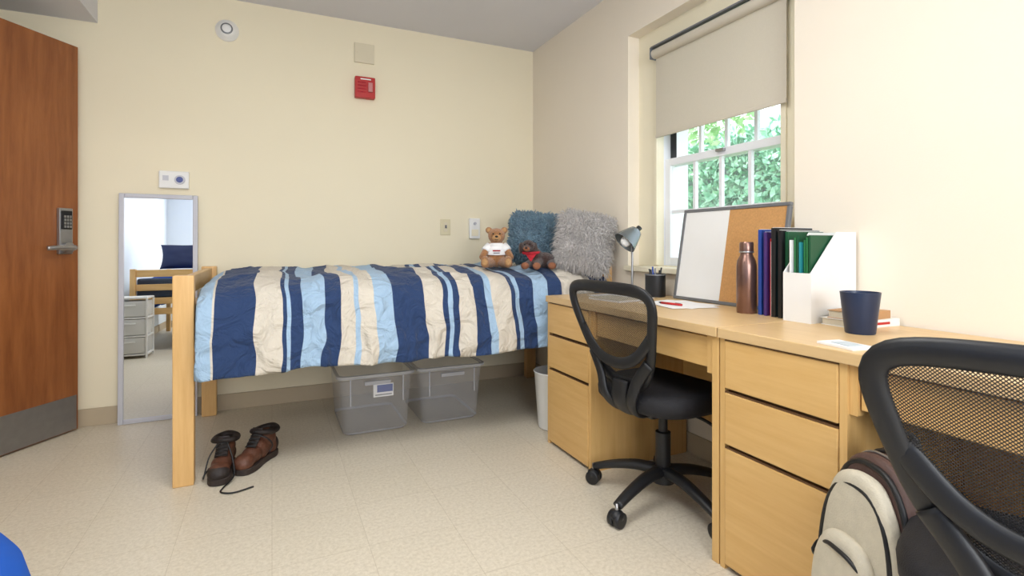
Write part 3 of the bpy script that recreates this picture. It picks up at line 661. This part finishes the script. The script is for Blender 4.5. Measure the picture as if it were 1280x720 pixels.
# ---------------------------------------------------------------- office chairs (local: facing +X)
def office_chair(loc,rz,base_rot=0.0):
    c=empty('office_chair',loc,rz)
    BP=M['black']
    for k in range(5):
        a=base_rot+2*math.pi*k/5; ca,sa=math.cos(a),math.sin(a)
        pts=[(0.03*ca,0.03*sa,0.125),(0.12*ca,0.12*sa,0.122),(0.22*ca,0.22*sa,0.100),(0.295*ca,0.295*sa,0.075)]
        P=catmull(pts,5); tube('base_leg_%d'%k,P,[0.022-0.008*i/(len(P)-1) for i in range(len(P))],BP,c,rb=[0.032-0.012*i/(len(P)-1) for i in range(len(P))],up=(0,0,1))
        X,Y=0.30*ca,0.30*sa
        tube('caster_stem_%d'%k,[(X,Y,0.085),(X,Y,0.04)],0.007,M['steel'],c,seg=8)
        t=Vector((-sa,ca,0))
        for s in (1,-1):
            q=Vector((X,Y,0.029))+t*0.014*s
            tube('caster_wheel_%d_%d'%(k,s+1),[q-t*0.011,q-t*0.010,q+t*0.010,q+t*0.011],[0.022,0.029,0.029,0.022],BP,c,seg=20)
        ell('caster_hood_%d'%k,(X,Y,0.040),(0.028,0.028,0.024),BP,c,seg=16)
    lathe('gas_column',[(0,0.08),(0.045,0.08),(0.045,0.14),(0.030,0.145),(0.030,0.28),(0.018,0.282),(0.018,0.39),(0,0.39)],BP,c)
    box('tilt_mechanism',-0.13,0.10,-0.075,0.075,0.365,0.41,BP,c,bev=0.014)
    tube('height_lever',[(0.02,-0.05,0.385),(0.02,-0.18,0.38),(0.02,-0.23,0.37)],0.006,BP,c,sm=4)
    bm=bmesh.new(); R=[]
    for (z,sc) in ((0.405,0.80),(0.408,0.93),(0.425,0.99),(0.455,1.0),(0.476,0.965),(0.488,0.88),(0.487,0.6),(0.482,0.25)):
        ring=[]
        for i in range(48):
            th=2*math.pi*i/48; cx_=math.copysign(abs(math.cos(th))**0.62,math.cos(th)); cy_=math.copysign(abs(math.sin(th))**0.62,math.sin(th))
            x=cx_*0.235*sc; zz=z-(0.03*max(0,x-0.12)/0.12 if x>0.12 else 0)
            ring.append(bm.verts.new((x+0.01,cy_*0.238*sc,zz)))
        R.append(ring)
    for A,B in zip(R,R[1:]):
        for i in range(48): bm.faces.new((A[i],A[(i+1)%48],B[(i+1)%48],B[i]))
    bm.faces.new(R[0][::-1]); bm.faces.new(R[-1]); bmesh.ops.recalc_face_normals(bm,faces=bm.faces[:])
    from_bm('seat_cushion',bm,M['blackfab'],c,True)
    TZ=0.374
    def S(u,v):
        w=0.120+0.130*max(0,min(1,v))**0.8
        return Vector((-0.205-0.105*v+0.020*u*u-0.012*math.sin(v*math.pi),u*w,0.505+TZ*v-0.006*u*u*v))
    def outl(k,N,sc=1.0):
        th=2*math.pi*k/N; ct,st=math.cos(th),math.sin(th); ee=0.32 if st>0 else 0.60
        return math.copysign(abs(ct)**ee,ct)*sc,0.5+0.5*math.copysign(abs(st)**ee,st)*sc
    N=120
    P=[S(*outl(k+0.5,N)) for k in range(N)]
    seg=[0]
    for k in range(N): seg.append(seg[-1]+(P[(k+1)%N]-P[k]).length)
    Q=[]
    for j in range(80):
        s_=seg[-1]*j/80
        for k in range(N):
            if seg[k+1]>=s_:
                Q.append(P[k].lerp(P[(k+1)%N],(s_-seg[k])/(seg[k+1]-seg[k]+1e-9))); break
    for it in range(2): Q=[(Q[i-1]+Q[i]*2+Q[(i+1)%80])/4 for i in range(80)]
    ra=[0.012 for p in Q]; rb=[0.021+0.004*max(0,(p.z-0.84)/0.05)+0.012*max(0,(0.58-p.z)/0.08) for p in Q]
    tube('back_frame',Q,ra,BP,c,rb=rb,up=(1,0,0.25),closed=True,seg=14)
    bm=bmesh.new(); rings=[]
    NN=len(Q); cen=S(0,0.5)
    for r in range(1,13):
        f=r/12; ring=[]
        for q in Q:
            p=cen.lerp(q,f)
            v_=(p.z-0.505)/TZ; w_=0.120+0.130*max(0,min(1,v_))**0.8; uu=p.y/w_
            p.x=-0.205-0.105*v_+0.020*uu*uu-0.012*math.sin(max(0,min(1,v_))*math.pi); ring.append(bm.verts.new(p))
        rings.append(ring)
    ctr=bm.verts.new(cen)
    for k in range(NN): bm.faces.new((ctr,rings[0][k],rings[0][(k+1)%NN]))
    for A,B in zip(rings,rings[1:]):
        for k in range(NN): bm.faces.new((A[k],B[k],B[(k+1)%NN],A[(k+1)%NN]))
    from_bm('back_netting',bm,M['net'],c,True)
    L=[S(-0.97,0.55),S(-0.72,0.34)+Vector((-0.012,0,0)),S(-0.3,0.24)+Vector((-0.018,0,0)),S(0.3,0.24)+Vector((-0.018,0,0)),S(0.72,0.34)+Vector((-0.012,0,0)),S(0.97,0.55)]
    tube('lumbar_support',L,0.007,BP,c,rb=0.022,up=(1,0,0),sm=6)
    for s in (1,-1):
        tube('back_strut_%d'%(s+1),[(-0.08,0.035*s,0.39),(-0.18,0.05*s,0.395),(-0.235,0.075*s,0.45),(-0.235,0.105*s,0.53),S(0.97*s,0.28)+Vector((-0.006,0,0))],0.013,BP,c,rb=0.024,up=(1,0,0.3),sm=7)
    tube('spine_bracket',[(-0.10,0,0.39),(-0.19,0,0.395),(-0.228,0,0.45),(-0.222,0,0.52)],0.013,BP,c,rb=0.045,up=(1,0,0.3),sm=6)
    return c
office_chair((1.44,1.655,0),math.radians(4),math.radians(48))
office_chair((1.245,0.402,0),math.radians(18),math.radians(72-6))

# ---------------------------------------------------------------- backpack standing beside the near chair (local +X = front pocket)
bag=empty('backpack',(1.215,0.730,0),0); bag.rotation_euler=(0,math.radians(-3),math.radians(158))
def slab(name,x0,x1,hw0,z0,z1,m,rnd=0.03,power=3.2):
    def outl(sc):
        pts=[]
        zc=(z0+z1)/2; hz=(z1-z0)/2
        for i in range(56):
            th=2*math.pi*i/56; ct,st=math.cos(th),math.sin(th); pw=power if st>0 else 6.0
            k=(abs(ct)**pw+abs(st)**pw)**(-1/pw)
            pts.append((ct*k*(hw0-rnd*(1-sc)),zc+st*k*(hz-rnd*(1-sc))))
        return pts
    bm=bmesh.new(); n=6
    secs=[(x0+rnd*0.6*(1-math.cos(math.pi/2*i/n)),math.sin(math.pi/2*i/n)) for i in range(n+1)]
    secs+=[(x1-rnd*0.6*(1-math.cos(math.pi/2*(n-i)/n)),math.sin(math.pi/2*(n-i)/n)) for i in range(n+1)]
    rings=[]
    for x,sc in secs:
        rings.append([bm.verts.new((x+0.006*noise.noise(Vector((y*12,z*12,x*9))),y,z)) for y,z in outl(sc)])
    for A,B in zip(rings,rings[1:]):
        for i in range(56): bm.faces.new((A[i],A[(i+1)%56],B[(i+1)%56],B[i]))
    bm.faces.new(rings[0][::-1]); bm.faces.new(rings[-1]); bmesh.ops.recalc_face_normals(bm,faces=bm.faces[:])
    return from_bm(name,bm,m,bag,True)
def arc(name,x,hw0,z0,z1,r,m,power=3.2):
    zc=(z0+z1)/2; hz=(z1-z0)/2; pts=[]
    for i in range(60):
        th=2*math.pi*i/60; ct,st=math.cos(th),math.sin(th); pw=power if st>0 else 6.0
        k=(abs(ct)**pw+abs(st)**pw)**(-1/pw); pts.append((x,ct*k*hw0,zc+st*k*hz))
    return tube(name,pts,r,m,bag,closed=True,seg=8)
slab('back_panel',-0.095,-0.045,0.120,0.004,0.58,M['blackfab'],0.03,2.6)
slab('main_compartment',-0.055,0.015,0.125,0.004,0.560,M['brown'],0.025,2.6)
slab('middle_compartment',0.010,0.050,0.118,0.006,0.52,M['cream'],0.025,2.6)
slab('front_pocket',0.042,0.082,0.100,0.010,0.38,M['cream'],0.03,2.8)
arc('piping_1',-0.043,0.125,0.006,0.565,0.006,M['black'],2.6); arc('piping_2',0.012,0.122,0.008,0.540,0.007,M['black'],2.6); arc('piping_3',0.046,0.112,0.012,0.490,0.005,M['black'],2.6)
arc('zipper',-0.016,0.1255,0.006,0.563,0.0035,M['steel'],2.6)
tube('pocket_zipper',[(0.070,-0.070,0.325),(0.081,-0.035,0.345),(0.083,0,0.348),(0.081,0.035,0.345),(0.070,0.070,0.325)],0.005,M['black'],bag,sm=5)
box('pocket_logo',0.0815,0.0845,-0.045,0.045,0.20,0.235,M['gray'],bag)
tube('haul_loop',[(-0.065,-0.035,0.565),(-0.068,-0.028,0.600),(-0.068,0,0.610),(-0.068,0.028,0.600),(-0.065,0.035,0.565)],0.005,M['black'],bag,rb=0.011,up=(1,0,0),sm=6)
for s in (1,-1):
    tube('shoulder_strap_%d'%(s+1),[(-0.085,0.045*s,0.54),(-0.110,0.05*s,0.47),(-0.118,0.06*s,0.34),(-0.115,0.075*s,0.18),(-0.09,0.09*s,0.06)],0.007,M['blackfab'],bag,rb=0.026,up=(1,0,0),sm=6)
    tube('side_strap_%d'%(s+1),[(-0.05,0.125*s,0.30),(0.0,0.130*s,0.30),(0.040,0.124*s,0.295),(0.070,0.102*s,0.285)],0.003,M['black'],bag,rb=0.010,up=(0,1,0),sm=5)

# ---------------------------------------------------------------- desk items
bdw=empty('cork_whiteboard',(1.815,1.71,Zd)); a_=math.atan2(0.075,0.44); bdw.rotation_euler=(0,a_,0)
y0,y1,hh2=-0.295,0.295,0.445
box('white_panel',-0.004,0.004,0.01,y1-0.012,0.012,hh2-0.012,M['white'],bdw); box('cork_panel',-0.004,0.004,y0+0.012,0.01,0.012,hh2-0.012,M['cork'],bdw)
box('frame_top',-0.009,0.009,y0,y1,hh2-0.015,hh2,M['gray'],bdw,bev=0.003); box('frame_bottom',-0.009,0.009,y0,y1,0,0.015,M['gray'],bdw,bev=0.003)
box('frame_left',-0.009,0.009,y1-0.015,y1,0.015,hh2-0.015,M['gray'],bdw,bev=0.003); box('frame_right',-0.009,0.009,y0,y0+0.015,0.015,hh2-0.015,M['gray'],bdw,bev=0.003)
lp=empty('desk_lamp',(1.775,2.285,Zd))
lg=mat('lamp_silver',(128,136,140),0.25,metal=0.6)
lathe('base',[(0,0),(0.062,0),(0.064,0.006),(0.055,0.014),(0.015,0.018),(0,0.018)],M['gray'],lp)
tube('stem',[(0,0,0.015),(0,0,0.10),(0.0,0.0,0.20),(-0.004,-0.002,0.27),(-0.012,0.0,0.305)],0.006,M['steel'],lp,sm=6)
R_=Matrix.Rotation(math.radians(48),4,Vector((0.15,1,0)))
lathe('shade',[(0.024,0.082),(0.034,0.075),(0.044,0.050),(0.055,0.020),(0.068,-0.02),(0.065,-0.02),(0.051,0.018),(0.040,0.046),(0.020,0.074)],lg,lp,loc=(-0.035,0.0,0.290),rot=R_)
ell('bulb',(-0.040,0.0,0.285),(0.030,0.030,0.030),M['white'],lp)
tube('switch_knob',[R_@Vector((0,0,0.07))+Vector((-0.035,0,0.29)),R_@Vector((0,0,0.105))+Vector((-0.035,0,0.29))],0.015,M['black'],lp)
pc=empty('pencil_cup',(1.79,2.115,Zd))
lathe('mesh_cup',[(0,0.0),(0.050,0.0),(0.051,0.003),(0.051,0.112),(0.048,0.112),(0.048,0.004),(0,0.004)],M['black'],pc)
lathe('rim',[(0.047,0.110),(0.053,0.110),(0.053,0.116),(0.047,0.116)],M['gray'],pc)
for i,(c_,a) in enumerate((('black',0.2),('black',1.6),('black',2.9),('gray',4.0),('black',5.1),('bblue',3.6))):
    tube('pen_%d'%i,[(0.008*math.cos(a),0.008*math.sin(a),0.01),(0.034*math.cos(a),0.034*math.sin(a),0.134+0.004*i)],0.004,M[c_],pc,seg=8)
def sheet(name,cx_,cy_,w,l,rot,m,z=Zd,t=0.0012):
    o=box(name,-w/2,w/2,-l/2,l/2,0,t,m); o.location=(cx_,cy_,z+0.0004); o.rotation_euler=(0,0,rot); return o
sheet('sheet_of_paper',1.655,1.80,0.216,0.279,math.radians(12),M['paper'])
sheet('sheet_of_paper',1.640,1.78,0.216,0.279,math.radians(-14),M['paper'],z=Zd+0.0016)
sheet('sheet_of_paper',1.62,2.19,0.216,0.279,math.radians(4),M['paper'])
nb=empty('spiral_notebook',(1.50,2.06,Zd),math.radians(8))
box('pages',-0.075,0.075,-0.105,0.105,0.0005,0.010,M['paper'],nb); box('cover',-0.077,0.077,-0.107,0.107,0.010,0.0115,M['cream'],nb)
pn=empty('red_pen',(1.585,1.780,Zd+0.0085),math.radians(100))
tube('barrel',[(-0.065,0,0),(0.045,0,0)],0.005,M['red'],pn); tube('tip',[(0.045,0,0),(0.060,0,0)],[0.005,0.001],M['black'],pn); tube('cap_clip',[(-0.060,0,0.006),(-0.03,0,0.006)],0.001,M['steel'],pn)
wb=empty('water_bottle',(1.69,1.463,Zd))
lathe('body',[(0,0),(0.034,0),(0.037,0.004),(0.037,0.185),(0.034,0.205),(0.024,0.225),(0.022,0.235),(0,0.235)],M['bronze'],wb)
lathe('cap',[(0,0.235),(0.025,0.235),(0.026,0.24),(0.026,0.272),(0.023,0.278),(0,0.278)],M['bronze'],wb)
lathe('cap_ring',[(0.0265,0.236),(0.0275,0.238),(0.0265,0.242)],M['steel'],wb)
rf=empty('row_of_binders',(0,0,Zd))
yy=1.412
for i,(m_,t,h_,x0_) in enumerate((('bblue',0.016,0.325,1.69),('bblue',0.010,0.30,1.70),('purple',0.014,0.315,1.685),('red',0.010,0.29,1.70),('paper',0.008,0.28,1.69),('black',0.020,0.33,1.68),('teal',0.010,0.305,1.70),('black',0.016,0.32,1.675),('dkgreen',0.014,0.315,1.69))):
    box('binder_%d'%i,x0_,1.885,yy-t,yy-0.0015,0.0,h_,M[m_],rf,bev=0.002)
    box('binder_pages_%d'%i,x0_+0.006,1.886,yy-t+0.003,yy-0.0035,0.002,h_+0.0015,M['paper'],rf)
    yy-=t+0.0015
mf=empty('magazine_file',(0,0,Zd))
y_a,y_b=1.165,1.270; xa,xb=1.648,1.89; zf,zt=0.17,0.312
def sidepanel(name,y0_,y1_):
    bm=bmesh.new(); pts=[(xa,0),(xb,0),(xb,zt),(xa+0.135,zt),(xa,zf)]
    A=[bm.verts.new((x,y0_,z)) for x,z in pts]; B=[bm.verts.new((x,y1_,z)) for x,z in pts]
    bm.faces.new(A); bm.faces.new(B[::-1])
    for i in range(5): bm.faces.new((A[i],B[i],B[(i+1)%5],A[(i+1)%5]))
    bmesh.ops.recalc_face_normals(bm,faces=bm.faces[:]); return from_bm(name,bm,M['white'],mf)
sidepanel('side_near',y_a,y_a+0.004); sidepanel('side_far',y_b-0.004,y_b)
box('front_panel',xa,xa+0.004,y_a+0.004,y_b-0.004,0,zf,M['white'],mf); box('back_panel',xb-0.004,xb,y_a+0.004,y_b-0.004,0,zt,M['white'],mf); box('bottom_panel',xa+0.004,xb-0.004,y_a+0.004,y_b-0.004,0,0.004,M['white'],mf)
for i,m_ in enumerate(('dkgreen','green','green','teal','dkgreen','green','paper')):
    box('folder_%d'%i,xa+0.012+0.004*(i%3),xb-0.008,y_a+0.010+i*0.012,y_a+0.017+i*0.012,0.005,0.30-0.008*(i%4),M[m_],mf)
cup=empty('plastic_cup',(1.617,0.985,Zd))
lathe('tumbler',[(0,0),(0.038,0),(0.040,0.003),(0.053,0.122),(0.0535,0.125),(0.051,0.125),(0.038,0.006),(0,0.006)],M['navy'],cup)
def book(cx_,cy_,w,l,t,rot,z,m_,spine=None):
    b=empty('book',(cx_,cy_,z),rot)
    box('cover_bottom',-w/2,w/2,-l/2,l/2,0,0.002,M[m_],b); box('cover_top',-w/2,w/2,-l/2,l/2,t-0.002,t,M[m_],b); box('spine',-w/2,w/2,-l/2,-l/2+0.002,0.002,t-0.002,M[spine or m_],b)
    box('pages',-w/2+0.003,w/2-0.003,-l/2+0.002,l/2-0.004,0.002,t-0.002,M['cream'],b)
    if spine=='white': box('spine_title',-w/2+0.06,w/2-0.05,-l/2-0.0006,-l/2,0.008,t-0.008,M['red'],b)
book(1.785,1.088,0.205,0.125,0.024,math.radians(-3),Zd,'white','white'); book(1.775,1.086,0.165,0.11,0.026,math.radians(3),Zd+0.0243,'pagetan','pagetan')
sheet('notepad',1.375,0.875,0.075,0.11,math.radians(-10),M['paper'],t=0.006)
sheet('index_card',1.375,0.87,0.045,0.06,math.radians(-15),mat('pale_card',(190,200,206),0.7),z=Zd+0.0066)

pdn=empty('plastic_drawer_unit',(-1.30,0.80,0))
box('housing_top',-0.15,0.15,-0.17,0.17,0.60,0.62,M['white'],pdn,bev=0.006)
for i in range(3):
    z=0.05+i*0.185
    box('drawer_%d'%i,-0.135,0.135,-0.155,0.165,z,z+0.16,M['drawerp'],pdn,bev=0.012); box('pull_%d'%i,-0.05,0.05,0.165,0.18,z+0.11,z+0.125,M['white'],pdn,bev=0.003)
    box('shelf_%d'%i,-0.15,0.15,-0.17,0.165,z-0.02,z-0.005,M['white'],pdn,bev=0.003)
for sx in (-1,1):
    for sy in (-1,1): box('leg_%d_%d'%(sx+1,sy+1),sx*0.143-0.008,sx*0.143+0.008,sy*0.16-0.008,sy*0.16+0.008,0,0.60,M['white'],pdn)

# ---------------------------------------------------------------- lights
def area(name,loc,rot,sx,sy,power,color,parent=None):
    l=D.lights.new(name,'AREA'); l.shape='RECTANGLE'; l.size=sx; l.size_y=sy; l.energy=power; l.color=color
    o=D.objects.new(name,l); o.location=loc; o.rotation_euler=rot; col.objects.link(o); o.parent=parent; return o
e=empty('ceiling_fill')  # unseen fixture added as soft overhead fill for the room
box('fill_housing',-0.6,0.9,0.65,1.65,2.53,2.58,M['white'],e,bev=0.01)
area('fill_lamp',(0.15,1.15,2.52),(0,0,0),1.4,0.9,34,(1,0.985,0.955),e)
e=empty('ceiling_fill')  # second added fixture, unseen, filling the room from behind the camera
box('fill_housing',-0.4,0.9,-1.55,-0.65,2.53,2.58,M['white'],e,bev=0.01)
area('fill_lamp',(0.25,-1.1,2.52),(0,0,0),1.2,0.8,30,(1,0.985,0.955),e)
e=empty('fill_window')  # unseen rear window frame, added around a fill light
fy=YF
for nm,a in (('frame_left',(-0.75,-0.68,0.8,2.2)),('frame_right',(1.08,1.15,0.8,2.2)),('frame_top',(-0.68,1.08,2.13,2.2)),('frame_sill',(-0.68,1.08,0.8,0.87))):
    box(nm,a[0],a[1],fy,fy+0.04,a[2],a[3],M['winwhite'],e)
area('rear_fill',(0.2,fy+0.03,1.5),(math.radians(90),0,0),1.74,1.25,72,(0.93,0.96,1.0),e)  # fill from behind the camera, added to light the back wall evenly
area('hall_fill',(XL-0.7,1.5,2.5),(0,0,0),0.6,1.5,12,(1,0.95,0.88))  # unseen light added to keep the hallway from going dark
s=D.lights.new('sun','SUN'); s.energy=6.5; s.angle=0.02; s.color=(1,0.98,0.96)
so=D.objects.new('sun',s); so.rotation_euler=Vector((0.62,0.25,-0.72)).to_track_quat('-Z','Y').to_euler(); col.objects.link(so)
w=D.worlds.new('world'); scene.world=w; w.use_nodes=True
bg=w.node_tree.nodes['Background']; bg.inputs['Color'].default_value=(0.84,0.92,1.0,1); bg.inputs['Strength'].default_value=2.6
scene.view_settings.view_transform='Standard'
scene.view_settings.look='None'
scene.view_settings.exposure=0.0
